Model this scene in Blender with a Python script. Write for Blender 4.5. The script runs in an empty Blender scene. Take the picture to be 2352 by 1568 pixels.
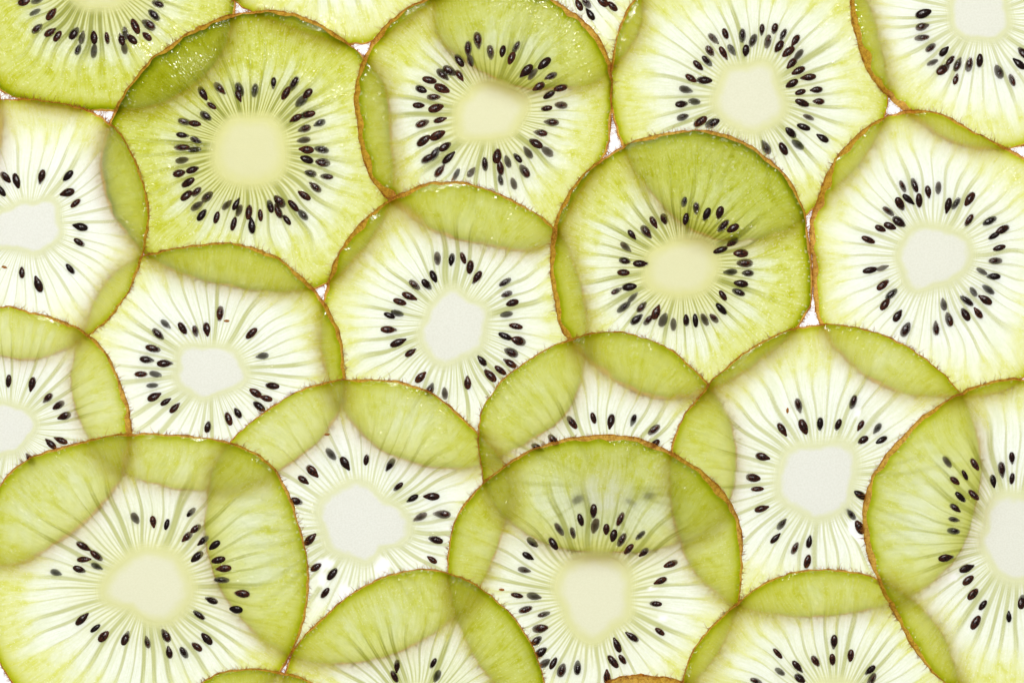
import bpy, math, random
import numpy as np

# ------------------------------------------------------------------ units
# layout is written in photo units (frame 2352 x 1568); U turns them into metres
U = 0.2 / 2352.0
DIST = 0.70                      # camera height above the light table
scene = bpy.context.scene
col = scene.collection

# ------------------------------------------------------------------ camera
cam_data = bpy.data.cameras.new('camera')
cam = bpy.data.objects.new('camera', cam_data)
col.objects.link(cam)
cam.location = (0, 0, DIST)
cam_data.sensor_width = 36.0
cam_data.lens = 36.0 * DIST / 0.2
cam_data.clip_start = 0.01
cam_data.clip_end = 20.0
scene.camera = cam

# ------------------------------------------------------------------ world, lamp, exposure
world = bpy.data.worlds.new('World')
scene.world = world
world.use_nodes = True
bgn = world.node_tree.nodes['Background']
bgn.inputs['Color'].default_value = (1.0, 1.0, 1.0, 1)
bgn.inputs['Strength'].default_value = 0.12
world.cycles.sampling_method = 'NONE'

TABLE_LIGHT = 0.96
lamp_data = bpy.data.lights.new('softbox', 'AREA')
lamp_data.shape = 'RECTANGLE'
lamp_data.size = 0.13
lamp_data.size_y = 0.08
lamp_data.energy = 2.2
lamp_data.color = (1.0, 0.97, 0.95)
lamp = bpy.data.objects.new('softbox', lamp_data)
col.objects.link(lamp)
lamp.location = (-0.05, 0.24, 0.60)
d = -lamp.location.normalized()
lamp.rotation_euler = d.to_track_quat('-Z', 'Y').to_euler()

vs = scene.view_settings
vs.view_transform = 'Standard'
vs.look = 'None'
vs.exposure = 0.0
vs.gamma = 1.0
vs.use_curve_mapping = False
cy = scene.cycles
cy.max_bounces = 12
cy.diffuse_bounces = 6
cy.glossy_bounces = 3
cy.transmission_bounces = 16
cy.transparent_max_bounces = 32
cy.use_denoising = True
cy.use_adaptive_sampling = True
cy.adaptive_threshold = 0.03
cy.light_sampling_threshold = 0.15
cy.sample_clamp_indirect = 6.0
cy.caustics_reflective = False

# ------------------------------------------------------------------ node helpers
class NT:
    def __init__(self, name):
        self.m = bpy.data.materials.new(name)
        self.m.use_nodes = True
        self.t = self.m.node_tree
        self.t.nodes.clear()
        self.out = self.t.nodes.new('ShaderNodeOutputMaterial')
    def n(self, kind, **kw):
        nd = self.t.nodes.new(kind)
        for k, v in kw.items():
            setattr(nd, k, v)
        return nd
    def put(self, sock, v):
        if isinstance(v, bpy.types.NodeSocket):
            self.t.links.new(v, sock)
        elif v is not None:
            if isinstance(v, (tuple, list)) and sock.type == 'RGBA' and len(v) == 3:
                v = (*v, 1.0)
            sock.default_value = v
    def math(self, op, a, b=None, c=None, clamp=False):
        nd = self.n('ShaderNodeMath', operation=op)
        nd.use_clamp = clamp
        for i, v in enumerate((a, b, c)):
            if v is not None:
                self.put(nd.inputs[i], v)
        return nd.outputs[0]
    def step(self, x, lo, hi, to0=0.0, to1=1.0):
        nd = self.n('ShaderNodeMapRange', interpolation_type='SMOOTHSTEP')
        self.put(nd.inputs[0], x)
        self.put(nd.inputs[1], lo); self.put(nd.inputs[2], hi)
        self.put(nd.inputs[3], to0); self.put(nd.inputs[4], to1)
        return nd.outputs[0]
    def mix(self, f, a, b):
        nd = self.n('ShaderNodeMix', data_type='RGBA')
        self.put(nd.inputs[0], f)
        self.put(nd.inputs[6], a); self.put(nd.inputs[7], b)
        return nd.outputs[2]
    def noise(self, vec, scale, detail=2.0, rough=0.5):
        nd = self.n('ShaderNodeTexNoise')
        self.put(nd.inputs['Vector'], vec)
        nd.inputs['Scale'].default_value = scale
        nd.inputs['Detail'].default_value = detail
        nd.inputs['Roughness'].default_value = rough
        return nd.outputs[0]
    def vec(self, x, y, z=0.0):
        nd = self.n('ShaderNodeCombineXYZ')
        self.put(nd.inputs[0], x); self.put(nd.inputs[1], y); self.put(nd.inputs[2], z)
        return nd.outputs[0]
    def attr(self, name):
        nd = self.n('ShaderNodeAttribute'); nd.attribute_name = name
        return nd.outputs['Fac']
    def powc(self, c, e):
        s = self.n('ShaderNodeSeparateColor'); self.put(s.inputs[0], c)
        o = self.n('ShaderNodeCombineColor')
        for i in range(3):
            self.put(o.inputs[i], self.math('POWER', s.outputs[i], e))
        return o.outputs[0]
    def local(self):
        tc = self.n('ShaderNodeTexCoord')
        sc = self.n('ShaderNodeVectorMath', operation='SCALE')
        self.put(sc.inputs[0], tc.outputs['Object']); sc.inputs['Scale'].default_value = 1.0 / U
        ad = self.n('ShaderNodeVectorMath', operation='ADD')
        self.put(ad.inputs[0], sc.outputs[0])
        self.put(ad.inputs[1], self.vec(self.math('MULTIPLY', self.attr('sd'), 977.0), 0.0, 0.0))
        return ad.outputs[0]

def wet_body(N, colour, veil, bump, gloss_rough=0.11, spec=0.05, white=0.02, strength=1.0):
    """translucent wet tissue: part of the light goes straight through, part is scattered"""
    tr = N.n('ShaderNodeBsdfTransparent'); N.put(tr.inputs[0], colour)
    tl = N.n('ShaderNodeBsdfTranslucent'); N.put(tl.inputs[0], colour)
    df = N.n('ShaderNodeBsdfDiffuse'); N.put(df.inputs[0], colour)
    m1 = N.n('ShaderNodeMixShader'); N.put(m1.inputs[0], veil)
    N.put(m1.inputs[1], tr.outputs[0]); N.put(m1.inputs[2], tl.outputs[0])
    m2 = N.n('ShaderNodeMixShader'); N.put(m2.inputs[0], white)
    N.put(m2.inputs[1], m1.outputs[0]); N.put(m2.inputs[2], df.outputs[0])
    gl = N.n('ShaderNodeBsdfGlossy')
    gl.inputs['Color'].default_value = (1, 1, 1, 1)
    N.put(gl.inputs['Roughness'], gloss_rough)
    bp = N.n('ShaderNodeBump')
    N.put(bp.inputs['Strength'], strength)
    bp.inputs['Distance'].default_value = U
    N.put(bp.inputs['Height'], bump)
    N.put(gl.inputs['Normal'], bp.outputs[0])
    geo = N.n('ShaderNodeNewGeometry')
    front = N.math('SUBTRACT', 1.0, geo.outputs['Backfacing'])
    f = N.math('MULTIPLY', front, spec)
    m3 = N.n('ShaderNodeMixShader'); N.put(m3.inputs[0], f)
    N.put(m3.inputs[1], m2.outputs[0]); N.put(m3.inputs[2], gl.outputs[0])
    N.put(N.out.inputs['Surface'], m3.outputs[0])

def flesh_material():
    N = NT('kiwi_flesh')
    uvn = N.n('ShaderNodeUVMap'); uvn.uv_map = 'polar'
    sp = N.n('ShaderNodeSeparateXYZ'); N.put(sp.inputs[0], uvn.outputs[0])
    u, t = sp.outputs[0], sp.outputs[1]
    p = N.local()
    k, tint, sd = N.attr('k'), N.attr('tint'), N.attr('sd')
    sdz = N.math('MULTIPLY', sd, 31.7)
    # wandering locule coordinate
    uu = u
    f = N.math('FRACT', uu)
    dd = N.math('MULTIPLY', N.math('ABSOLUTE', N.math('SUBTRACT', f, 0.5)), 2.0)     # 1 on a septum
    idn = N.math('FLOOR', uu)
    wn = N.n('ShaderNodeTexWhiteNoise', noise_dimensions='2D')
    N.put(wn.inputs['Vector'], N.vec(idn, sdz, 0.0))
    h = wn.outputs['Value']
    wn2 = N.n('ShaderNodeTexWhiteNoise', noise_dimensions='2D')
    N.put(wn2.inputs['Vector'], N.vec(N.math('FLOOR', N.math('ADD', uu, 0.5)), N.math('ADD', sdz, 5.3), 0.0))
    hs = wn2.outputs['Value']
    # septa: thin lines, about constant width
    width = N.math('MULTIPLY_ADD', t, 38.0, 12.0)
    lw = N.math('MULTIPLY_ADD', N.math('MULTIPLY', hs, hs), 6.5, 2.4)
    th = N.math('SUBTRACT', 1.0, N.math('DIVIDE', N.math('MULTIPLY', lw, 2.0), width))
    sept = N.step(dd, th, N.math('MULTIPLY_ADD', th, 0.35, 0.65))
    sept = N.math('MULTIPLY', sept, N.step(t, 0.88, 0.50))
    sept = N.math('MULTIPLY', sept, N.math('MULTIPLY_ADD', hs, 0.55, 0.45))
    # frill of finer lines next to the core
    f2 = N.math('FRACT', N.math('MULTIPLY', uu, 2.0))
    d2 = N.math('MULTIPLY', N.math('ABSOLUTE', N.math('SUBTRACT', f2, 0.5)), 2.0)
    frill = N.math('MULTIPLY', N.step(d2, 0.35, 0.95), N.step(t, 0.42, 0.06))
    # finger-shaped white locules
    d3 = N.math('MULTIPLY', N.math('MULTIPLY', dd, dd), 0.22)
    blot = N.noise(p, 0.035, 3.0, 0.62)
    b1 = N.noise(p, 0.21, 2.0, 0.6)
    edge = N.math('MULTIPLY', N.math('SUBTRACT', blot, 0.5), 0.20)
    tend = N.math('ADD', N.math('SUBTRACT', N.math('ADD', N.math('MULTIPLY_ADD', h, 0.20, 0.835), N.math('MULTIPLY', k, -0.23)), d3), edge)
    w = N.step(N.math('SUBTRACT', t, tend), 0.17, -0.14)
    # streaks along the fingers
    st = N.noise(N.vec(N.math('MULTIPLY', u, 8.0), N.math('MULTIPLY', t, 5.5), sdz), 1.0, 2.0, 0.6)
    st2 = N.noise(N.vec(N.math('MULTIPLY', u, 1.6), N.math('MULTIPLY', t, 2.6), sdz), 1.0, 2.0)
    # outer pericarp, mottled and flecked
    fleck = N.step(b1, 0.58, 0.72)
    dark = N.step(blot, 0.38, 0.28)
    pale = N.step(N.math('ADD', N.math('MULTIPLY', blot, 0.55), N.math('MULTIPLY', st, 0.45)), 0.33, 0.60)
    outer = N.mix(pale, (0.705, 0.72, 0.115), (0.815, 0.835, 0.42))
    outer = N.mix(N.math('MULTIPLY', fleck, 0.75), outer, (0.95, 0.96, 0.80))
    outer = N.mix(N.math('MULTIPLY', dark, 0.40), outer, (0.60, 0.62, 0.035))
    white = N.mix(N.step(st, 0.30, 0.68), (0.84, 0.875, 0.755), (0.965, 0.98, 0.955))
    white = N.mix(N.math('MULTIPLY', N.step(st2, 0.50, 0.30), 0.55), white, (0.80, 0.845, 0.64))
    grain = N.step(b1, 0.58, 0.36)
    white = N.mix(N.math('MULTIPLY', grain, 0.38), white, (0.80, 0.835, 0.66))
    even = N.math('MULTIPLY_ADD', k, -0.26, 1.22, clamp=True)         # thick slices stay greener inside
    c = N.mix(N.math('MULTIPLY', N.math('MULTIPLY', w, N.math('MULTIPLY_ADD', h, 0.25, 0.75)), even), outer, white)
    c = N.mix(N.math('MULTIPLY', tint, N.step(t, 0.60, 0.0, 0.0, 0.75)), c, (0.83, 0.82, 0.40))
    sept_in = N.math('MULTIPLY', sept, N.math('MULTIPLY_ADD', w, 0.75, 0.25))
    c = N.mix(sept_in, c, (0.47, 0.49, 0.17))
    c = N.mix(N.math('MULTIPLY', frill, 0.80), c, N.mix(tint, (0.60, 0.62, 0.30), (0.52, 0.51, 0.12)))
    rim = N.step(N.math('ADD', t, N.math('MULTIPLY', N.math('SUBTRACT', blot, 0.5), 0.06)), 0.855, 1.0)
    rim = N.math('POWER', rim, 1.25)
    c = N.mix(N.math('MULTIPLY', rim, 0.96), c, (0.58, 0.62, 0.003))
    c = N.mix(N.step(t, 0.945, 1.0, 0.0, 0.85), c, (0.36, 0.42, 0.001))
    c = N.powc(c, N.math('MULTIPLY', k, 0.85))
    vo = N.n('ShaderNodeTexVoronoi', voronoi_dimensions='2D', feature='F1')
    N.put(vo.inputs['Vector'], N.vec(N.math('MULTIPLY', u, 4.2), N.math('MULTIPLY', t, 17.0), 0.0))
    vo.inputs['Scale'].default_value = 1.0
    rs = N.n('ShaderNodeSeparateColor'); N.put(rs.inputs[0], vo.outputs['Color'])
    dome = N.step(vo.outputs['Distance'], 0.50, 0.05)
    dome = N.math('MULTIPLY', dome, N.step(rs.outputs[0], 0.32, 0.65))
    painted_glint = N.math('MULTIPLY', N.step(vo.outputs['Distance'], 0.26, 0.10), N.step(rs.outputs[1], 0.40, 0.70))  # softbox glints painted into the flesh colour as pale specks
    c = N.mix(N.math('MULTIPLY', N.math('MULTIPLY', painted_glint, N.attr('wet')), N.math('MULTIPLY_ADD', w, -0.45, 0.45)), c, (0.93, 0.93, 0.80))
    ring = N.mix(tint, (0.76, 0.77, 0.50), (0.74, 0.72, 0.28))
    c = N.mix(N.math('MULTIPLY', N.step(t, 0.11, 0.0), 0.95), c, ring)
    veil = N.math('MAXIMUM', N.math('MULTIPLY_ADD', w, -0.26, 0.62), N.step(t, 0.10, 0.0))
    # wet relief
    relief = N.math('MULTIPLY_ADD', b1, 2.0, N.math('MULTIPLY', dome, 1.1))
    calm = N.attr('wet')
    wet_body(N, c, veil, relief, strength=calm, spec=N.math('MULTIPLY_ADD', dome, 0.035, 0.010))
    return N.m

def underside_material():
    N = NT('kiwi_underside')
    uvn = N.n('ShaderNodeUVMap'); uvn.uv_map = 'polar'
    sp = N.n('ShaderNodeSeparateXYZ'); N.put(sp.inputs[0], uvn.outputs[0])
    c = N.mix(N.step(sp.outputs[1], 0.35, 1.0), (0.985, 0.985, 0.96), (0.94, 0.95, 0.74))
    tr = N.n('ShaderNodeBsdfTransparent'); N.put(tr.inputs[0], c)
    tl = N.n('ShaderNodeBsdfTranslucent'); N.put(tl.inputs[0], c)
    m1 = N.n('ShaderNodeMixShader'); N.put(m1.inputs[0], N.step(sp.outputs[1], 0.0, 0.02, 1.0, 0.58))
    N.put(m1.inputs[1], tr.outputs[0]); N.put(m1.inputs[2], tl.outputs[0])
    N.put(N.out.inputs['Surface'], m1.outputs[0])
    return N.m

def core_material():
    N = NT('kiwi_core')
    uvn = N.n('ShaderNodeUVMap'); uvn.uv_map = 'polar'
    sp = N.n('ShaderNodeSeparateXYZ'); N.put(sp.inputs[0], uvn.outputs[0])
    t = sp.outputs[1]
    p = N.local()
    k, tint = N.attr('k'), N.attr('tint')
    g = N.noise(p, 0.22, 2.0)
    c = N.mix(N.step(g, 0.3, 0.7), (0.745, 0.74, 0.665), (0.80, 0.797, 0.73))
    c = N.mix(tint, c, (0.79, 0.77, 0.42))
    c = N.powc(c, N.math('MULTIPLY_ADD', k, 0.3, 0.6))
    e = N.math('ADD', t, N.math('MULTIPLY', N.math('SUBTRACT', N.noise(p, 0.05, 2.0), 0.5), 0.18))
    edge = N.step(e, N.math('MULTIPLY_ADD', tint, -0.28, 0.82), 1.0)
    c = N.mix(edge, c, N.mix(tint, (0.76, 0.77, 0.50), (0.74, 0.72, 0.28)))
    wet_body(N, c, 1.0, N.math('MULTIPLY', N.noise(p, 0.3, 2.0), 1.6), 0.25, 0.03)
    return N.m

def skin_material():
    N = NT('kiwi_skin')
    p = N.local()
    n1 = N.noise(p, 0.10, 4.0, 0.7)
    n2 = N.noise(p, 0.5, 2.0, 0.6)
    c = N.mix(N.step(n1, 0.38, 0.60), (0.52, 0.17, 0.018), (0.92, 0.46, 0.075))
    c = N.mix(N.step(n2, 0.60, 0.72), c, (0.14, 0.045, 0.010))
    tl = N.n('ShaderNodeBsdfTranslucent'); N.put(tl.inputs[0], c)
    df = N.n('ShaderNodeBsdfPrincipled')
    N.put(df.inputs['Base Color'], c); df.inputs['Roughness'].default_value = 0.7
    bp = N.n('ShaderNodeBump'); bp.inputs['Strength'].default_value = 0.8
    bp.inputs['Distance'].default_value = U * 2.0
    N.put(bp.inputs['Height'], n2); N.put(df.inputs['Normal'], bp.outputs[0])
    m = N.n('ShaderNodeMixShader'); m.inputs[0].default_value = 0.5
    N.put(m.inputs[1], df.outputs[0]); N.put(m.inputs[2], tl.outputs[0])
    tr = N.n('ShaderNodeBsdfTransparent'); tr.inputs[0].default_value = (0.92, 0.66, 0.20, 1)
    m2 = N.n('ShaderNodeMixShader'); m2.inputs[0].default_value = 0.32
    N.put(m2.inputs[1], m.outputs[0]); N.put(m2.inputs[2], tr.outputs[0])
    N.put(N.out.inputs['Surface'], m2.outputs[0])
    return N.m

def fuzz_material():
    N = NT('kiwi_fuzz')
    g = N.n('ShaderNodeNewGeometry')
    c = N.mix(g.outputs['Random Per Island'], (0.60, 0.23, 0.035), (0.76, 0.42, 0.10))
    tl = N.n('ShaderNodeBsdfTranslucent'); N.put(tl.inputs[0], c)
    df = N.n('ShaderNodeBsdfPrincipled'); N.put(df.inputs['Base Color'], c)
    df.inputs['Roughness'].default_value = 0.5
    m = N.n('ShaderNodeMixShader'); m.inputs[0].default_value = 0.5
    N.put(m.inputs[1], df.outputs[0]); N.put(m.inputs[2], tl.outputs[0])
    N.put(N.out.inputs['Surface'], m.outputs[0])
    return N.m

def seed_material():
    N = NT('kiwi_seed')
    oi = N.n('ShaderNodeObjectInfo')
    tc = N.n('ShaderNodeTexCoord')
    nz = N.noise(tc.outputs['Object'], 2600.0, 2.0)
    c = N.mix(N.math('MULTIPLY', oi.outputs['Random'], N.step(nz, 0.3, 0.7)), (0.014, 0.0045, 0.003), (0.16, 0.042, 0.018))
    pr = N.n('ShaderNodeBsdfPrincipled')
    N.put(pr.inputs['Base Color'], c)
    pr.inputs['Roughness'].default_value = 0.26
    bp = N.n('ShaderNodeBump'); bp.inputs['Strength'].default_value = 0.85
    bp.inputs['Distance'].default_value = U * 1.2
    N.put(bp.inputs['Height'], nz); N.put(pr.inputs['Normal'], bp.outputs[0])
    N.put(N.out.inputs['Surface'], pr.outputs[0])
    return N.m

def table_material():
    N = NT('light_table_acrylic')
    pr = N.n('ShaderNodeBsdfPrincipled')
    pr.inputs['Base Color'].default_value = (0.35, 0.35, 0.35, 1)
    pr.inputs['Roughness'].default_value = 0.5
    pr.inputs['Emission Color'].default_value = (0.985, 1.0, 0.995, 1)
    pr.inputs['Emission Strength'].default_value = TABLE_LIGHT
    N.put(N.out.inputs['Surface'], pr.outputs[0])
    N.m.cycles.emission_sampling = 'NONE'      # every path reaches it anyway
    return N.m

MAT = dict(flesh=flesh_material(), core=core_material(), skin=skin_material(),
           fuzz=fuzz_material(), under=underside_material(), seed=seed_material(), table=table_material())

# ------------------------------------------------------------------ light table
def mesh_object(name, verts, faces, mat, parent=None, smooth=True):
    me = bpy.data.meshes.new(name)
    me.from_pydata([tuple(v) for v in verts], [], faces)
    if smooth:
        me.polygons.foreach_set('use_smooth', [True] * len(me.polygons))
    me.materials.append(mat)
    ob = bpy.data.objects.new(name, me)
    col.objects.link(ob)
    if parent is not None:
        ob.parent = parent
    return ob

hx, hy, th = 0.24, 0.18, 0.012
bv = [(sx * hx, sy * hy, z) for z in (-th, 0.0) for sx, sy in ((-1, -1), (1, -1), (1, 1), (-1, 1))]
bf = [(3, 2, 1, 0), (4, 5, 6, 7), (0, 1, 5, 4), (1, 2, 6, 5), (2, 3, 7, 6), (3, 0, 4, 7)]
table = mesh_object('light_table', bv, bf, MAT['table'], smooth=False)
table['kind'] = 'structure'
table['label'] = 'white glowing light table under the kiwi slices'

# ------------------------------------------------------------------ the slices, read from the photograph
# zoom(x0, y0, s): numbers read in an enlarged crop -> photo units
def zoom(x0, y0, s, txt):
    out = []
    for w in txt.split(';'):
        w = w.strip()
        if not w:
            continue
        deep = 1 if w.endswith('d') else 2 if w.endswith('o') else 0
        a, b = w.rstrip('do').split(',')
        out.append(((float(a) / s + x0) / 1.632653, (float(b) / s + y0) / 1.632653, deep))
    return out
def pts(txt):
    return [tuple(float(q) for q in w.split(',')) for w in txt.split(';') if w.strip()]

S = []
def add(key, label, outline, core, seeds, k=1.0, tint=0.0, w=((0, 2.5),), R=300, holes=(), centre=None, wedge=(0, 0.0)):
    S.append(dict(key=key, label=label, outline=outline, core=core, seeds=seeds, k=k, tint=tint, w=w, R=R,
                  holes=holes, centre=centre, wedge=wedge))

# bottom layer first, top layer last
add('A', 'green kiwi slice cut off by the top left corner, showing lower seeds',
    pts('542,0;538,50;515,115;478,175;425,213;370,240;300,254;262,256;215,254;150,250;80,238;30,222;0,213'),
    pts('150,-40;180,5;227,18;280,8;305,-40;300,-110;227,-140;160,-110'),
    zoom(0, 0, 2.6133, '230,20;360,5d;340,120d;500,143;360,283d;487,320;562,357;722,330d;800,372d;762,490d;920,370;918,500d;1048,375;1190,390;1215,470d;1290,385;1225,325d;1325,260;1440,360;1455,245d;1507,150d;1545,38d'),
    k=1.45, tint=0.75, R=305)
add('F1', 'pale kiwi slice tucked behind the top edge, mostly under two green slices',
    pts('548,12;600,38;700,80;780,98;832,104;880,85;940,50'), None, [], k=0.75, tint=0.3, R=310, centre=(765, -205))
add('F2', 'whitish kiwi slice wedged behind at the top, only lower seeds showing',
    pts('1000,70;1043,128;1100,163;1160,192;1230,207;1300,206;1370,190;1425,145;1460,90;1478,30;1485,-30'), None,
    [(1330, 12, 0), (1356, 34, 0), (1384, 3, 0), (1407, 15, 0), (1347, 6, 1)], k=0.75, tint=0.1, R=303, centre=(1275, -95))
add('B', 'thick green kiwi slice with square yellow core and dense seeds, second on top row',
    pts('258,268;275,230;300,192;345,140;400,95;450,65;510,40;560,27;620,22;680,33;735,55;785,85;822,120;862,155;887,194;895,277;904,345;909,413;893,480;860,545;810,605;745,660;702,668;647,671;592,669;524,657;440,640;350,600;306,562;281,525;262,501;244,459;232,412;228,365;235,310'),
    zoom(400, 200, 2.24, '900,870;945,690;1040,555;1230,540;1400,550;1480,700;1500,880;1430,1040;1200,1110;960,1040'),
    zoom(400, 200, 2.24, '808,338;880,440;945,292d;1105,355;1115,300d;1242,312d;1400,248;1505,335;1572,255d;1685,340;1635,400d;828,525d;650,575d;738,590;632,687;745,728d;630,790d;735,808d;628,898d;605,1008;718,978;682,1085;668,1195;752,1162d;842,1205d;755,1282d;797,1360;922,1378;1005,1275d;1085,1268;1065,1432;1110,1320d;1193,1335;1217,1450;1290,1360;1372,1285d;1450,1245d;1440,1330d;1512,1400;1567,1280;1645,1355d;1660,1195;1752,1125d;1848,1035d;1712,1008d;1815,917d;1682,892;1805,808d;1680,810;1655,728d;1662,632d;1790,585d;1588,545;1685,515d'),
    k=1.4, wedge=(228, 0.45), tint=0.8, w=((200, 5), (235, 8), (270, 5), (300, 6), (330, 3), (90, 2)), R=315)
add('D', 'kiwi slice with pale four-cornered core and dark seeds, fourth along the top row',
    pts('1402,230;1402,160;1411,90;1440,30;1470,-20;1980,-20;2010,40;2030,120;2042,200;2040,260;2010,330;1960,400;1900,450;1865,490;1790,540;1700,556;1620,545;1550,505;1490,440;1438,360;1410,290'),
    zoom(2370, 0, 2.24, '690,870;740,700;800,575;950,555;1150,510;1190,600;1240,760;1300,930;1200,1030;1060,1110;900,1080;740,970'),
    zoom(2370, 0, 2.24, '785,285;685,325d;655,428d;768,445;838,418d;928,300d;958,425;1018,340d;1092,248;1200,240;1142,350d;1272,290d;1237,390;1375,338;1315,435;1402,460d;1345,530;1400,595;1485,650;1345,703;1553,755;1415,775;1430,865;1572,853;1485,985d;1442,1068;1335,1115;1395,1215d;1605,1162;1272,1250;1128,1240d;555,550;632,513d;495,658;608,675;450,752d;415,875;525,853d;425,985d;575,1022;675,1035d'),
    k=0.85, tint=0.4, w=((180, 3), (0, 2)), R=315)
add('C', 'kiwi slice with pale yellow core and wet green top, third along the top row',
    pts('818,200;826,150;850,100;900,45;950,10;1000,-12;1110,-28;1220,-18;1300,15;1350,52;1385,100;1402,150;1408,220;1404,300;1390,360;1355,420;1310,475;1288,535;1254,574;1174,572;1115,566;1079,558;1038,547;1010,536;950,510;880,450;845,400;825,330;817,260'),
    zoom(1395, 50, 2.24, '710,800;800,690;920,590;1050,590;1200,650;1320,770;1250,900;1180,1010;1050,1050;880,1060;730,1050;715,930'),
    zoom(1395, 50, 2.24, '888,228d;808,300d;735,400;828,400d;995,330d;1098,322;1172,380;1210,290d;735,520;590,510d;650,480d;482,560;585,630;410,637;515,702d;390,772;535,795;568,895;420,925d;548,1025;430,1070;612,1120;465,1220d;525,1180d;640,1215;565,1325d;708,1350d;832,1335d;948,1265d;1050,1200;1078,1300;1140,1245d;1080,1400d;1190,1430d;1225,1215;1282,1325d;1312,1170d;1378,1092;1475,1160d;1420,1003d;1512,913d;1467,797;1590,770d;1487,685;1583,630;1403,618;1505,530d;1350,515d;1297,487;1448,425'),
    k=1.0, wedge=(290, 0.2), tint=0.7, w=((0, 4), (90, 4), (140, 12), (165, 11), (190, 8), (230, 6), (315, 9), (340, 7)), R=295)
add('L0', 'sliver of a kiwi slice at the left frame edge, brown rim only',
    pts('4,230;7,260;8,290;5,320;-2,350'), None, [], k=1.0, tint=0.3, w=((0, 5),), R=298, centre=(-290, 285))
add('E2', 'white-cored kiwi slice in the top right corner with a mottled brown left rim',
    pts('1952,0;1956,50;1968,105;1990,165;2025,215;2062,245;2105,279;2152,312;2211,337;2269,345;2352,336;2420,310'),
    zoom(2940, 0, 2.6133, '1640,200;1700,330;1850,380;2100,380;2210,250;2180,100;2150,-50;1900,-150;1650,-50'),
    zoom(2940, 0, 2.6133, '1365,135;1355,262d;1355,370d;1440,467d;1568,508;1632,593;1460,612d;1560,680d;1705,635d;1685,780;1818,635d;1920,595;2110,705d;2308,628;2238,785d;2348,520'),
    k=0.62, tint=0.1, w=((180, 8), (150, 12), (130, 13), (110, 6), (90, 3), (0, 3)), R=305)
add('H', 'kiwi slice with tall pointed white core, at the centre of the picture',
    pts('748,680;752,640;768,600;795,555;840,500;890,460;950,430;1020,415;1075,418;1130,438;1200,470;1270,515;1312,580;1345,680;1350,780;1341,857;1332,881;1313,935;1282,972;1247,993;1212,1019;1177,1038;1130,1062;1084,1076;1016,1076;961,1070;912,1051;879,1035;838,1010;819,985;780,930;750,870;737,813;732,760;736,705'),
    zoom(1248, 875, 2.24, '1010,440;1090,530;1230,590;1300,650;1270,830;1250,950;1090,1040;920,1110;820,1040;730,860;780,740;850,590;920,520'),
    zoom(1248, 875, 2.24, '878,210d;998,218;1095,207;1153,283;1213,367;1447,410d;1463,510d;1510,583;1458,680d;1537,780;1447,863;1562,903;1500,1000d;1255,1072;1323,1195;1408,1150;1490,1092;1132,1257;940,1345d;735,1210;650,1002;545,918;465,808;475,690;540,670d;562,575;640,528;685,433d;787,428;845,360;815,1318d'),
    k=0.78, tint=0.05, w=((180, 3), (205, 7), (230, 8), (270, 4), (310, 3), (0, 2)), R=310)
add('I', 'deep green kiwi slice with round cream core, upper half over another slice, right of centre',
    pts('1292,765;1276,710;1265,640;1262,570;1270,520;1290,470;1325,415;1380,365;1450,325;1530,303;1600,297;1665,307;1730,335;1790,385;1835,450;1858,520;1866,600;1868,680;1855,725;1800,790;1720,852;1640,897;1564,921;1494,913;1447,897;1395,869;1340,822'),
    zoom(2150, 620, 2.24, '640,750;750,690;900,630;1100,630;1180,720;1210,830;1180,950;1080,1060;900,1090;720,1060;610,980;620,850'),
    zoom(2150, 620, 2.24, '675,475;763,450d;943,452;930,310d;1030,360d;1118,412;1228,398;1257,510d;1340,530;1337,645d;1237,710;1410,738;1445,820d;1470,905d;1325,895d;1413,993;1390,1065d;1258,1092;1245,1205;1185,1285d;1105,1295d;1027,1303;950,1302;843,1335d;757,1300d;697,1237;530,1295d;425,1190d;575,1190d;630,1300d;470,1020;362,1055d;422,900;562,825;432,800d;440,683d;492,580;612,555d;500,1110d'),
    k=1.2, wedge=(310, 0.45), tint=0.75, w=((180, 9), (150, 9), (220, 4), (270, 4), (310, 7), (330, 4), (0, 4), (40, 3)), R=305)
add('J', 'pale kiwi slice with round grainy white core beside the right frame edge',
    pts('1880,742;1870,690;1862,620;1862,540;1868,470;1890,415;1925,355;1970,305;2020,272;2060,258;2110,254;2170,262;2205,282;2250,315;2300,335;2350,352;2410,420;2440,520;2440,620;2425,720;2352,882;2270,908;2190,915;2100,908;2053,900;1987,868;1925,810'),
    zoom(2940, 600, 2.24, '1080,580;1200,550;1330,580;1480,620;1570,720;1570,850;1500,950;1380,1020;1200,1080;1060,1100;1000,940;950,820;1000,690'),
    zoom(2940, 600, 2.24, '1000,222d;1100,212d;1212,265;1300,235d;975,367;1045,330;1137,340;1380,380;1448,365d;1562,327;1558,505d;1730,512d;1838,585;1765,637;1810,738;1780,847d;1765,978;1665,935d;1720,1088d;1595,1107d;1695,1175;1538,1182d;1635,1287;1527,1298;1345,1215d;1390,1340d;1280,1415d;1025,1425d;955,1310;850,1210;905,1125d;830,1050;725,925;830,907d;710,670;810,575;890,555;967,518d;880,430d'),
    k=0.62, tint=0.12, w=((180, 9), (215, 11), (250, 4), (300, 5), (0, 2), (140, 6)), R=300)
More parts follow.
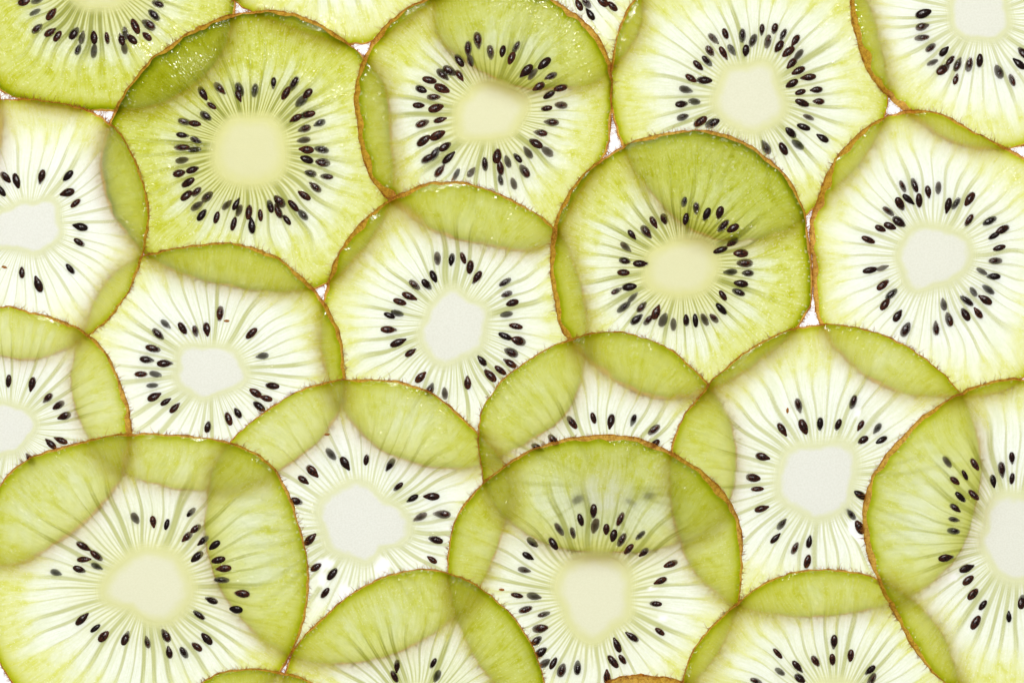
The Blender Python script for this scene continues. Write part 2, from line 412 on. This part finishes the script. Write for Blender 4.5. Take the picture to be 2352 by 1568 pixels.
add('G', 'pale kiwi slice with notched white core and sparse seeds, left of centre',
    pts('330,592;365,576;420,566;510,559;580,566;630,585;680,622;720,660;745,690;775,755;792,820;796,868;785,930;765,975;737,1007;700,1040;658,1073;580,1110;480,1128;370,1120;290,1090;240,1055;202,1006;178,957;164,915;162,854;170,800;195,745;218,690;232,655;258,625;312,592'),
    zoom(342, 1050, 2.24, '745,560;1010,560;1190,580;1260,700;1310,790;1240,900;1090,940;940,1000;810,930;710,830;740,700'),
    zoom(342, 1050, 2.24, '765,405;872,428d;968,410;1080,278d;620,368d;557,452d;515,575d;460,668d;612,700;415,790;535,790d;510,885d;525,980;622,1023;698,1075;1345,447;1437,637d;1520,888;1380,948;1470,993;1408,1060;1152,1165;1230,1118;977,1235;1137,343o'),
    k=0.65, wedge=(300, 0.3), tint=0.04, w=((270, 3), (320, 6), (0, 4), (180, 2)), R=300)
add('E', 'white-fleshed kiwi slice with few seeds at the left frame edge, upper one of two',
    pts('0,228;60,226;110,232;180,245;250,275;285,320;315,375;335,430;343,480;340,530;332,585;312,640;280,695;250,735;215,765;169,793;117,818;77,827;35,826;0,819'),
    zoom(0, 520, 2.6133, '550,600;560,760;600,940;480,1060;350,1120;150,1070;-100,1050;-150,800;0,720;180,640;380,620'),
    zoom(0, 520, 2.6133, '50,378;155,410;402,368;662,362;658,527;735,632;5,510;785,863;770,1015;682,1275;208,1312;370,1430;38,1258o'),
    k=0.55, tint=0.0, w=((270, 2), (0, 3), (45, 3)), R=290)
add('M', 'thin kiwi slice with white core at the left frame edge, lower one of two',
    pts('0,705;45,708;100,722;150,740;205,765;240,805;270,860;290,910;300,960;306,1005;295,1060;270,1115;236,1164;171,1221;116,1262;61,1290;0,1305'),
    zoom(0, 1150, 2.6133, '0,940;120,970;280,1030;350,1150;290,1260;170,1400;0,1450;-150,1450;-200,1150'),
    zoom(0, 1150, 2.6133, '80,728;310,755;465,893;572,965;632,1070;495,1345;595,1310;295,1500d'),
    k=0.6, tint=0.0, w=((270, 2), (330, 5), (0, 7), (30, 6)), R=280)
add('O', 'thin white kiwi slice with big angular core and small torn holes, lower centre left',
    pts('530,1015;560,980;600,950;650,915;700,890;760,874;830,868;900,873;960,888;1020,920;1065,958;1098,992;1130,1030;1165,1060;1170,1150;1150,1250;1110,1340;1040,1430;940,1490;840,1525;740,1525;662,1512;590,1460;525,1390;480,1300;468,1200;475,1120;500,1055'),
    zoom(900, 1600, 2.24, '630,680;780,560;880,470;1080,480;1150,570;1250,650;1400,710;1400,830;1450,940;1280,980;1130,1070;1080,1150;970,1110;800,1050;720,960;700,800'),
    zoom(900, 1600, 2.24, '762,230d;880,305;1060,277;1263,315d;605,372;528,445;470,625;585,948;635,1180;773,1237;713,1395;1328,503;1450,600;1612,585;1515,757d;1700,735d;1645,950;1615,1117;733,62o'),
    k=0.66, tint=0.0, w=((270, 2.5), (0, 3), (180, 2)), R=330,
    holes=((745, 1295, 24, 14), (740, 1330, 12, 18), (878, 1300, 20, 22), (792, 1360, 14, 22), (868, 1280, 10, 10)))
add('R', 'half hidden kiwi slice with a short row of seeds along its white middle',
    pts('1100,1010;1098,985;1106,940;1130,895;1180,848;1230,815;1290,785;1340,768;1390,761;1440,765;1500,780;1560,815;1600,850;1628,885;1665,930;1690,1000;1693,1100;1665,1180;1600,1235;1500,1266;1390,1272;1280,1260;1180,1212;1120,1140;1104,1070'),
    [(1330, 1115), (1350, 1075), (1385, 1060), (1430, 1078), (1445, 1120), (1425, 1165), (1385, 1180), (1345, 1160)],
    zoom(1750, 1400, 2.6133, '1033,480;1243,437;1415,467;1635,457d;1838,552d;1840,697;850,655;690,725;1090,1235d;1610,1260d;1800,1200d'),
    k=0.78, tint=0.0, w=((270, 2), (180, 2), (0, 2)), R=300)
add('K', 'large white kiwi slice with bean-shaped core and well spaced seeds, lower right of centre',
    pts('1537,1060;1545,1015;1560,965;1590,925;1630,880;1675,835;1720,800;1780,768;1830,752;1880,745;1940,748;1990,757;2060,782;2120,815;2160,850;2192,886;2235,950;2255,1020;2256,1090;2235,1210;2180,1310;2090,1375;1970,1408;1840,1420;1720,1405;1637,1364;1607,1322;1574,1286;1556,1236;1545,1177;1534,1110'),
    zoom(2600, 1420, 2.0633, '665,720;720,580;820,520;980,530;1100,480;1250,560;1250,700;1220,850;1190,980;1080,1060;930,1090;820,1010;670,930'),
    zoom(2600, 1420, 2.0633, '688,390;817,205d;853,370;983,348;1240,180d;1123,355;1297,360;1428,383d;1317,473;1460,473;535,603;463,765;497,852;528,1005;685,1127d;635,1235;788,1312d;898,1263;885,1413;1295,900;1225,1050d;1290,1150;730,245o'),
    k=0.70, tint=0.0, w=((180, 3), (270, 2), (315, 2)), R=335, holes=((1970, 945, 8, 13), (1960, 1212, 13, 20), (1972, 1232, 12, 10)))
add('P', 'big green kiwi slice with cream core tapering to a point, bottom centre',
    pts('1032,1345;1025,1300;1032,1235;1055,1175;1085,1130;1130,1090;1190,1045;1240,1022;1290,1008;1380,997;1440,1003;1500,1015;1560,1045;1610,1080;1650,1110;1680,1150;1698,1200;1706,1260;1707,1330;1695,1400;1665,1480;1600,1570;1500,1640;1370,1665;1240,1640;1130,1570;1065,1470'),
    zoom(1800, 1800, 2.0633, '600,730;720,630;860,570;1000,590;1130,670;1160,790;1160,960;1150,1070;1010,1160;890,1280;770,1210;690,1130;670,1020;600,900'),
    zoom(1800, 1800, 2.0633, '878,235;778,305;890,350d;977,377;1033,425;1085,300d;1097,460d;1240,425d;1150,530;1268,555d;1478,648;1400,780;1362,958;1393,1173;1180,1215;1063,1280;1030,1405;1103,1388;755,1455d;632,1475d;568,1418;500,1420d;468,1335;437,1245;465,1150d;495,1040d;352,1003d;415,900d;287,893;340,697d;370,587;405,480d;567,488;613,378d;718,405d;985,1530;168,848o'),
    k=0.8, wedge=(270, 0.2), tint=0.5, w=((180, 2), (240, 4), (270, 6), (300, 9), (325, 11), (345, 5), (0, 3)), R=335,
    holes=((1497, 1352, 10, 6), (1525, 1420, 12, 7)))
add('N', 'large kiwi slice with broad cream core filling the bottom left corner',
    pts('0,1098;35,1072;90,1045;140,1025;200,1008;280,997;340,994;400,995;460,1001;520,1015;570,1025;600,1040;640,1090;665,1140;685,1190;700,1250;709,1310;711,1360;703,1410;690,1455;668,1500;648,1530;620,1580;540,1650;420,1700;300,1700;150,1660;40,1590;-10,1520;-35,1400;-40,1280;-25,1170'),
    zoom(100, 1820, 2.24, '630,850;700,740;870,590;960,540;1150,550;1290,620;1330,740;1400,860;1340,1000;1250,1120;1050,1160;920,1060;800,1000;690,1000;640,920'),
    zoom(100, 1820, 2.24, '905,275d;1058,303;1173,327;1378,225d;1418,362;1485,460d;1345,430d;1582,497;1430,597;1613,622;1660,693;1640,790d;1815,905;1553,965;1763,1037;1443,1090d;1510,1290;1427,1357;1315,1405d;1193,1405;1165,1265d;1008,1320d;825,1287;640,1270;572,1200;458,1125;435,705;473,622;580,680d;237,733d;470,510;580,590d'),
    k=0.78, tint=0.5, w=((270, 2.5), (330, 3), (0, 3)), R=350)
add('V', 'tip of a kiwi slice with tan skin at the bottom edge, right of centre',
    pts('1388,1568;1405,1558;1430,1551;1480,1549;1530,1551;1555,1557;1568,1566'), None, [], k=1.0, tint=0.4, w=((270, 20), (90, 2)), R=236, centre=(1478, 1785))
add('T', 'rounded green kiwi slice rising from bottom edge, right of centre, with yellow middle',
    pts('1566,1568;1575,1530;1600,1480;1635,1435;1680,1390;1720,1358;1760,1335;1810,1315;1870,1306;1920,1306;1965,1310;2026,1332;2079,1362;2136,1411;2160,1442;2188,1501;2203,1560'),
    [(1845, 1640), (1865, 1580), (1915, 1562), (1970, 1580), (1990, 1640), (1970, 1700), (1915, 1715), (1860, 1700)],
    zoom(2500, 2100, 1.96, '818,685;835,820d;962,780;980,868;1095,740;1232,597;1220,730;1355,700;1500,805;1510,880d;660,890d'),
    k=0.80, tint=0.35, w=((270, 1.8), (180, 2)), R=320)
add('S', 'large kiwi slice running out of the right edge, lower right, with golden brown rim',
    pts('2352,868;2300,873;2250,884;2190,906;2140,938;2090,980;2040,1035;2005,1085;1988,1130;1979,1185;1983,1235;1995,1290;2020,1350;2050,1405;2080,1460;2115,1515;2160,1560;2220,1595;2300,1610'),
    zoom(3140, 1650, 1.96, '1140,420;1100,620;1060,780;1150,920;1200,1000;1300,1030;1400,1030;1550,900;1600,700;1500,480;1350,400'),
    zoom(3140, 1650, 1.96, '805,158d;933,255;858,295;1005,175;1147,298;1213,215d;1287,130;1288,283;997,400;900,415;860,495;852,580d;850,665d;790,862;950,942;965,1030;1000,1132;1073,1213;1020,1340;1265,1300;1360,1190'),
    k=0.72, tint=0.08, w=((180, 8), (210, 8), (150, 6), (240, 5), (270, 3), (0, 2)), R=350, holes=((2190, 1325, 12, 9), (2207, 1253, 9, 5)))
add('Q', 'green kiwi slice rising from the bottom edge, left of centre, four seeds near the edge',
    pts('652,1540;668,1505;690,1470;725,1430;770,1390;810,1362;850,1335;900,1315;945,1306;985,1307;1035,1313;1080,1330;1120,1358;1165,1400;1200,1440;1220,1475;1238,1520;1252,1568'),
    [(890, 1650), (905, 1600), (955, 1578), (1005, 1598), (1025, 1650), (1005, 1700), (955, 1715), (905, 1700)],
    zoom(700, 2100, 1.96, '1545,775;1527,855;1812,757;1840,852d'),
    k=0.95, wedge=(0, 0.2), tint=0.3, w=((270, 1.8), (180, 2), (0, 2)), R=315)
add('U', 'top edge of a kiwi slice peeking in at the bottom, left of centre',
    pts('462,1568;480,1553;520,1540;575,1534;630,1538;680,1549;725,1568'), None, [], k=0.95, tint=0.3, w=((270, 2),), R=262, centre=(590, 1796))

# ------------------------------------------------------------------ outlines
def fit_radial(centre, points, R, order, ridge):
    """smooth closed outline r(theta) through the points read from the photograph"""
    dense = []
    for i, (x, y) in enumerate(points):
        dense.append((x, y))
        if i + 1 < len(points):
            x2, y2 = points[i + 1]
            n = int(math.hypot(x2 - x, y2 - y) // 30) if math.hypot(x2 - x, y2 - y) < 220 else 0
            dense += [(x + (x2 - x) * q / (n + 1), y + (y2 - y) * q / (n + 1)) for q in range(1, n + 1)]
    closed = order < 9                    # a core: every corner is known, follow the polygon
    if closed:
        dense = []
        for i, (x, y) in enumerate(points):
            x2, y2 = points[(i + 1) % len(points)]
            dense += [(x + (x2 - x) * q / 5, y + (y2 - y) * q / 5) for q in range(5)]
    th, r, wt = [], [], []
    for x, y in dense:
        th.append(math.atan2(y - centre[1], x - centre[0])); r.append(math.hypot(x - centre[0], y - centre[1])); wt.append(1.0)
    for i in range(36):
        a = -math.pi + i * math.pi / 18
        gap = min(abs((a - b + math.pi) % (2 * math.pi) - math.pi) for b in th) if th else 9
        if gap > 0.25 and not closed:
            th.append(a); r.append(R); wt.append(0.35)
    th, r, wt = np.array(th), np.array(r), np.array(wt)
    A = [np.ones_like(th)]
    pen = [0.0]
    for n in range(1, order + 1):
        A += [np.cos(n * th), np.sin(n * th)]; pen += [ridge * n * n] * 2
    A = np.stack(A, 1)
    Wm = wt[:, None]
    sol = np.linalg.solve((A * Wm).T @ A + np.diag(pen) + 1e-6 * np.eye(A.shape[1]), (A * Wm).T @ r)
    def fn(t):
        t = np.asarray(t, float)
        v = np.full_like(t, sol[0])
        for n in range(1, order + 1):
            v = v + sol[2 * n - 1] * np.cos(n * t) + sol[2 * n] * np.sin(n * t)
        return v
    return fn

def periodic(pairs):
    a = sorted((p[0] % 360, p[1]) for p in pairs)
    xs = [a[-1][0] - 360] + [q[0] for q in a] + [a[0][0] + 360]
    ys = [a[-1][1]] + [q[1] for q in a] + [a[0][1]]
    return lambda t: np.interp(np.degrees(t) % 360, xs, ys)

# height field the slices are laid on, in photo units
GX0, GY0, GS = -760.0, -640.0, 8.0
GW, GH = int((2352 + 1600) / GS), int((1568 + 1400) / GS)
HT = np.zeros((GH, GW))
gxx, gyy = np.meshgrid(GX0 + np.arange(GW) * GS, GY0 + np.arange(GH) * GS)

def blur4(z):
    q = np.pad(z, 1, mode='edge')
    return 0.25 * (q[:-2, 1:-1] + q[2:, 1:-1] + q[1:-1, :-2] + q[1:-1, 2:])

def sample(Z, x, y):
    fx = np.clip((np.asarray(x) - GX0) / GS, 0, GW - 1.001); fy = np.clip((np.asarray(y) - GY0) / GS, 0, GH - 1.001)
    ix, iy = fx.astype(int), fy.astype(int)
    ax, ay = fx - ix, fy - iy
    return (Z[iy, ix] * (1 - ax) * (1 - ay) + Z[iy, ix + 1] * ax * (1 - ay)
            + Z[iy + 1, ix] * (1 - ax) * ay + Z[iy + 1, ix + 1] * ax * ay)

def drape(inside):
    """lay a limp slice over what is already there: it rests on the bumps and sags between them"""
    ys, xs = np.where(inside)
    y0, y1, x0, x1 = ys.min() - 3, ys.max() + 4, xs.min() - 3, xs.max() + 4
    y0, x0 = max(y0, 0), max(x0, 0)
    h = HT[y0:y1, x0:x1]; m = inside[y0:y1, x0:x1]
    floor_ = np.where(m, h + 3.0, -50.0)
    z = np.where(m, h + 3.0, 0.0)
    for it in range(200):
        z = np.maximum(floor_, blur4(z) - 0.20)
        z = np.maximum(z, 0.5)
    full = HT.copy()
    full[y0:y1, x0:x1] = z
    return full

# ------------------------------------------------------------------ seed meshes (three shapes, shared)
def seed_mesh(idx):
    rnd = random.Random(40 + idx)
    L, Wd, Ht = 19.0, (10.0, 9.2, 10.8)[idx], 8.0
    nu, nv = 14, 9
    verts, faces = [], []
    for j in range(nv + 1):
        s = j / nv
        x = -math.cos(math.pi * s)
        r = math.sin(math.pi * s) ** 0.86
        taper = 1.0 - (0.34, 0.12, 0.22)[idx] * max(0.0, x) ** 1.3
        tip = 1.0 + ((0.16, 0.0, 0.07)[idx] if x > 0.9 else 0.0)
        for i in range(nu):
            a = 2 * math.pi * i / nu
            q = 1 + rnd.uniform(-0.035, 0.035)
            verts.append((x * L * 0.5 * tip * 1.62 * U, r * taper * q * math.cos(a) * Wd * 0.5 * 1.62 * U, r * taper * q * math.sin(a) * Ht * 0.5 * 1.62 * U))
    for j in range(nv):
        for i in range(nu):
            i2 = (i + 1) % nu
            faces.append((j * nu + i, j * nu + i2, (j + 1) * nu + i2, (j + 1) * nu + i))
    me = bpy.data.meshes.new('seed')
    me.from_pydata(verts, [], faces)
    me.polygons.foreach_set('use_smooth', [True] * len(faces))
    me.materials.append(MAT['seed'])
    return me
SEEDS = [seed_mesh(i) for i in range(3)]
DWARF = seed_mesh(1)
DWARF.materials.clear(); DWARF.materials.append(MAT['fuzz'])

def put_attrs(me, k, tint, sd, uv_loops, wet=None):
    n = len(me.vertices)
    for nm, v in (('k', k), ('tint', tint), ('sd', sd)) + ((('wet', wet),) if wet is not None else ()):
        a = me.attributes.new(nm, 'FLOAT', 'POINT')
        a.data.foreach_set('value', np.broadcast_to(np.asarray(v, np.float32), (n,)).astype(np.float32))
    if uv_loops is not None:
        l = me.uv_layers.new(name='polar')
        l.data.foreach_set('uv', np.asarray(uv_loops, np.float32).ravel())

def noise1(rng, n, amp, smooth):
    v = rng.normal(size=n)
    ker = np.hanning(smooth * 2 + 1); ker /= ker.sum()
    v = np.convolve(np.concatenate([v, v, v]), ker, 'same')[n:2 * n]
    return amp * v / (v.std() + 1e-9)

# ------------------------------------------------------------------ build one slice
def build_slice(sl, index):
    rng = np.random.default_rng(100 + index)
    rnd = random.Random(100 + index)
    R0 = sl['R']
    if sl['core'] is None:
        c = sl['centre']; cpts = [(c[0] + 70 * math.cos(a * 0.7), c[1] + 70 * math.sin(a * 0.7)) for a in range(9)]
    else:
        cpts = [(p[0], p[1]) for p in sl['core']]
        c = (sum(p[0] for p in cpts) / len(cpts), sum(p[1] for p in cpts) / len(cpts))
    rout = fit_radial(c, sl['outline'], R0, 9, 0.002)
    rcore = fit_radial(c, cpts, 75, 7, 0.02)
    wfn = periodic(sl['w'])
    k, tint, sd = sl['k'] * 1.2, sl['tint'], (index * 0.137) % 1.0 + 0.05
    T = 13.5 + 5.0 * k

    # lay it down
    ga = np.arctan2(gyy - c[1], gxx - c[0]); gr = np.hypot(gxx - c[0], gyy - c[1])
    inside = gr < rout(ga)
    Z = drape(inside)
    HT[inside] = np.maximum(HT, Z + T)[inside]
    zc = float(sample(Z, c[0], c[1]))
    zmean = float((Z[inside]).mean()) + T
    comp = 1.0 - zmean * U / DIST
    ex, ey = (c[0] - 1176) * comp, (784 - c[1]) * comp
    root = bpy.data.objects.new('kiwi_slice', None)
    root.empty_display_size = 0.005
    col.objects.link(root)
    root.location = (ex * U, ey * U, zc * U)
    root['label'] = sl['label']
    root['category'] = 'kiwi slice'
    root['group'] = 'kiwi slices spread over the light table'
    def loc(x, y, z):      # photo units -> local metres
        return ((np.asarray(x) - c[0]) * comp * U, -(np.asarray(y) - c[1]) * comp * U, (np.asarray(z) - zc) * U)

    # locules: centred on the seeds, filled in evenly between
    angs = sorted(math.atan2(s[1] - c[1], s[0] - c[0]) for s in sl['seeds'])
    cent = []
    for a in angs:
        if cent and a - cent[-1] < math.radians(6.0):
            continue
        cent.append(a)
    if len(cent) > 1 and cent[0] + 2 * math.pi - cent[-1] < math.radians(6.0):
        cent.pop()
    if not cent:
        cent = [0.0]
    full = []
    for i, a in enumerate(cent):
        b = cent[(i + 1) % len(cent)] + (2 * math.pi if i + 1 == len(cent) else 0)
        full.append(a)
        n = max(1, int(round((b - a) / math.radians(rnd.uniform(7.4, 9.8)))))
        for q in range(1, n):
            full.append(a + (b - a) * (q + rnd.uniform(-0.16, 0.16)) / n)
    NL = len(full)
    mids = [0.5 * (full[i] + (full[i + 1] if i + 1 < NL else full[0] + 2 * math.pi)) for i in range(NL)]
    a0 = mids[-1] - 2 * math.pi
    knots = np.array([a0] + mids)

    # ---- flesh
    NT_, NR = 360, 24
    th = a0 + 2 * math.pi * np.arange(NT_ + 1) / NT_
    uu = np.interp(th, knots, np.arange(NL + 1))
    tt = np.linspace(0, 1, NR + 1) ** 0.92
    ro = rout(th) + np.append(noise1(rng, NT_, 0.7, 2), 0) + np.append(noise1(rng, NT_, 0.9, 8), 0)
    ro[-1] = ro[0]
    wv = np.maximum((wfn(th) * 1.25 + 0.8) * (1 + 0.25 * np.append(noise1(rng, NT_, 1.0, 5), 0)), 1.0); wv[-1] = wv[0]
    ri = rcore(th); ri[-1] = ri[0]
    rf = ro - wv
    rad = ri[:, None] + (rf - ri)[:, None] * tt[None, :]
    X = c[0] + rad * np.cos(th)[:, None]; Y = c[1] + rad * np.sin(th)[:, None]
    wa, wm = math.radians(sl['wedge'][0]), sl['wedge'][1]
    kk = k * (1.0 + wm * np.clip(((X - c[0]) * math.cos(wa) + (Y - c[1]) * math.sin(wa)) / R0, -0.6, 1.0))   # cut a little wedge-shaped
    relief = sum(np.cos(X * fx + Y * fy + ph) for fx, fy, ph in rng.uniform(-0.06, 0.06, (5, 3)) * [1, 1, 50]) * 0.35
    roll = 1.5 * np.clip((tt[None, :] - 0.95) / 0.05, 0, 1) ** 2
    for hxp, hyp, ha, hb in sl['holes']:
        q = ((X - hxp) / ha) ** 2 + ((Y - hyp) / hb) ** 2
        kk *= np.clip((q - 0.7) / 0.5, 0.0, 1.0)
    Zb = sample(Z, X, Y)
    Zt = Zb + T + relief - roll
    nv = (NT_ + 1) * (NR + 1)
    vx, vy, vz = loc(X.ravel(), Y.ravel(), Zt.ravel())
    top = np.stack([vx, vy, vz], 1)
    idx = np.arange(nv).reshape(NT_ + 1, NR + 1)
    # weld the seam: last column reuses the first column's vertices
    idw = idx.copy(); idw[-1] = idx[0]
    A, B, C, D = idw[:-1, :-1], idw[:-1, 1:], idw[1:, 1:], idw[1:, :-1]
    fa = np.stack([D, C, B, A], -1).reshape(-1, 4)
    lump = lambda sc, n: sum(np.cos(X * fx + Y * fy + ph) for fx, fy, ph in rng.uniform(-sc, sc, (n, 3)) * [1, 1, 90 / sc]) / math.sqrt(n / 2)
    wob = 0.11 * lump(0.05, 6) * np.sin(math.pi * np.clip(np.linspace(0, 1, NT_ + 1), 0, 1))[:, None] ** 0.2
    wet = np.clip(0.55 + 0.42 * lump(0.022, 6), 0.12, 1.0)
    UVg = np.stack([uu[:, None] + wob, np.broadcast_to(tt[None, :], idx.shape)], -1)
    fuv = np.stack([UVg[1:, :-1], UVg[1:, 1:], UVg[:-1, 1:], UVg[:-1, :-1]], 2).reshape(-1, 4, 2)
    # underside
    NB, MB = 180, 8
    sel = np.arange(0, NT_ + 1, 2); tb = np.round(np.linspace(0, NR, MB + 1)).astype(int)
    rb = ri[:, None] + (ro - 1.0 - ri)[:, None] * tt[None, :]
    XB = (c[0] + rb * np.cos(th)[:, None])[np.ix_(sel, tb)]; YB = (c[1] + rb * np.sin(th)[:, None])[np.ix_(sel, tb)]
    ux, uy, uz = loc(XB.ravel(), YB.ravel(), sample(Z, XB, YB).ravel())
    bot = np.stack([ux, uy, uz], 1)
    ib = np.arange(bot.shape[0]).reshape(len(sel), MB + 1) + nv
    ibw = ib.copy(); ibw[-1] = ib[0]
    A, B, C, D = ibw[:-1, :-1], ibw[:-1, 1:], ibw[1:, 1:], ibw[1:, :-1]
    fb = np.stack([A, B, C, D], -1).reshape(-1, 4)
    UVb = UVg[np.ix_(sel, tb)]
    fbuv = np.stack([UVb[:-1, :-1], UVb[:-1, 1:], UVb[1:, 1:], UVb[1:, :-1]], 2).reshape(-1, 4, 2)
    V = np.concatenate([top, bot]); F = np.concatenate([fa, fb]); FUV = np.concatenate([fuv, fbuv])
    WET = np.concatenate([wet.ravel(), np.zeros(len(bot))])
    KK = np.concatenate([kk.ravel(), kk[np.ix_(sel, tb)].ravel()])
    # drop the unused seam column
    used = np.zeros(len(V), bool); used[F.ravel()] = True
    remap = np.cumsum(used) - 1
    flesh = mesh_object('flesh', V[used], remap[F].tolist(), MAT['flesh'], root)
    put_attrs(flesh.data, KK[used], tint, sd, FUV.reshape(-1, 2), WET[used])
    flesh.data.materials.append(MAT['under'])
    flesh.data.polygons.foreach_set('material_index', [0] * len(fa) + [1] * len(fb))

    # ---- core
    NC, MC = 120, 8
    thc = 2 * math.pi * np.arange(NC) / NC
    rc = rcore(thc)
    V, F, FUV = [], [], []
    for side in (1, 0):
        base = len(V)
        zt = lambda x, y: sample(Z, x, y) + (T if side else 0.0)
        x0, y0, z0 = loc(c[0], c[1], zt(np.array([c[0]]), np.array([c[1]]))[0] + (0.8 if side else 0))
        V.append((float(x0), float(y0), float(z0)))
        for m in range(1, MC + 1):
            x = c[0] + rc * m / MC * np.cos(thc); y = c[1] + rc * m / MC * np.sin(thc)
            dome = 0.8 * (1 - (m / MC) ** 2) if side else 0.0
            px, py, pz = loc(x, y, zt(x, y) + dome)
            V += list(zip(px.tolist(), py.tolist(), pz.tolist()))
        for i in range(NC):
            i2 = (i + 1) % NC
            tri = (base, base + 1 + i2, base + 1 + i)
            F.append(tri if side else tri[::-1]); FUV += [(0, 0), (0, 1 / MC), (0, 1 / MC)] if side else [(0, 0)] * 3
            for m in range(1, MC):
                p, q = base + 1 + (m - 1) * NC, base + 1 + m * NC
                quad = (p + i, p + i2, q + i2, q + i)
                uvq = [(0, m / MC), (0, m / MC), (0, (m + 1) / MC), (0, (m + 1) / MC)]
                F.append(quad if side else quad[::-1]); FUV += uvq if side else [(0, 0)] * 4
    core = mesh_object('core', V, F, MAT['core'], root)
    put_attrs(core.data, k, tint, sd, FUV)
    core.data.materials.append(MAT['under'])
    core.data.polygons.foreach_set('material_index', [0] * (len(F) // 2) + [1] * (len(F) - len(F) // 2))

    # ---- skin: the peel round the cut edge
    prof = [(0.0, 1.0, -1.5), (0.35, 1.0, -3.2), (0.75, 0.80, 0.0), (1.0, 0.50, 0.0), (0.85, 0.22, 0.0), (None, 0.0, 0.0)]
    rough = [np.append(noise1(rng, NT_, 0.6, 2), 0) for _ in prof]
    V, F = [], []
    for j in range(NT_):
        for pi, (fr_, hz, dz) in enumerate(prof):
            r = rf[j] + wv[j] * fr_ if fr_ is not None else ro[j] - 1.0
            if 0 < pi < 5:
                r += rough[pi][j]
            x = c[0] + r * math.cos(th[j]); y = c[1] + r * math.sin(th[j])
            zb = float(sample(Z, np.array([x]), np.array([y]))[0])
            if pi == 0:
                z = Zt[j, -1]
            else:
                z = zb + T * hz + dz
            q = loc(x, y, z)
            V.append((float(q[0]), float(q[1]), float(q[2])))
    n = len(prof)
    for j in range(NT_):
        j2 = (j + 1) % NT_
        for i in range(n - 1):
            F.append((j * n + i, j2 * n + i, j2 * n + i + 1, j * n + i + 1))
    skin = mesh_object('skin', V, F, MAT['skin'], root)
    put_attrs(skin.data, k, tint, sd, None)

    # ---- fuzz on the skin
    V, F = [], []
    for _ in range(850):
        j = rnd.random() * 2 * math.pi
        r = float(rout(np.array([j]))[0]) - 1.0 - rnd.random() * float(wfn(np.array([j]))[0]) * 0.5
        x = c[0] + r * math.cos(j); y = c[1] + r * math.sin(j)
        if not (-60 < x < 2412 and -60 < y < 1628):
            continue
        zb = float(sample(Z, np.array([x]), np.array([y]))[0]) + T * rnd.uniform(0.3, 0.85)
        L = rnd.uniform(5, 14) * (1.9 if rnd.random() < 0.16 else 1.0)
        a = j + rnd.gauss(0, 0.55); lift = rnd.uniform(-0.15, 0.6); bend = rnd.gauss(0, 0.7)
        px, py, pz = x, y, zb
        rr = rnd.uniform(0.55, 0.95)
        b0 = len(V)
        for s in range(4):
            for q in range(3):
                an = q * 2.0944
                w_ = rr * (1 - s / 3.2)
                sx, sy = -math.sin(a), math.cos(a)
                v = loc(px + sx * w_ * math.cos(an), py + sy * w_ * math.cos(an), pz + w_ * math.sin(an))
                V.append((float(v[0]), float(v[1]), float(v[2])))
            px += math.cos(a) * L / 3; py += math.sin(a) * L / 3; pz += lift * L / 3
            a += bend * 0.5
        for s in range(3):
            for q in range(3):
                q2 = (q + 1) % 3
                F.append((b0 + s * 3 + q, b0 + s * 3 + q2, b0 + s * 3 + 3 + q2, b0 + s * 3 + 3 + q))
    if V:
        fz = mesh_object('fuzz', V, F, MAT['fuzz'], skin)
        fz['kind'] = 'stuff'

    # ---- seeds
    for s in sl['seeds']:
        if s[2] == 2:
            ob = bpy.data.objects.new('undeveloped_seed', DWARF)
            col.objects.link(ob)
            ob.parent = root
            zt = float(sample(Z, np.array([s[0]]), np.array([s[1]]))[0]) + T
            q = loc(s[0], s[1], zt)
            ob.location = (float(q[0]), float(q[1]), float(q[2]))
            ob.rotation_euler = (0, 0, rnd.uniform(0, 6.28))
            ob.scale = (0.42, 0.42, 0.40)
            continue
        ob = bpy.data.objects.new('seed', SEEDS[rnd.randrange(3)])
        col.objects.link(ob)
        ob.parent = root
        zt = float(sample(Z, np.array([s[0]]), np.array([s[1]]))[0]) + T
        sc = rnd.uniform(0.88, 1.20)
        depth = (5.8 + rnd.uniform(-1.0, 1.2)) if s[2] else rnd.uniform(1.6, 3.2)
        q = loc(s[0], s[1], zt - depth)
        ob.location = (float(q[0]), float(q[1]), float(q[2]))
        a = math.atan2(-(c[1] - s[1]), c[0] - s[0]) + rnd.gauss(0, 0.16)
        ob.rotation_euler = (rnd.uniform(-0.3, 0.3), rnd.gauss(0, 0.10), a)
        ob.scale = (sc * rnd.uniform(0.92, 1.08), sc * rnd.uniform(0.88, 1.1), sc)

for i, sl in enumerate(S):
    build_slice(sl, i)
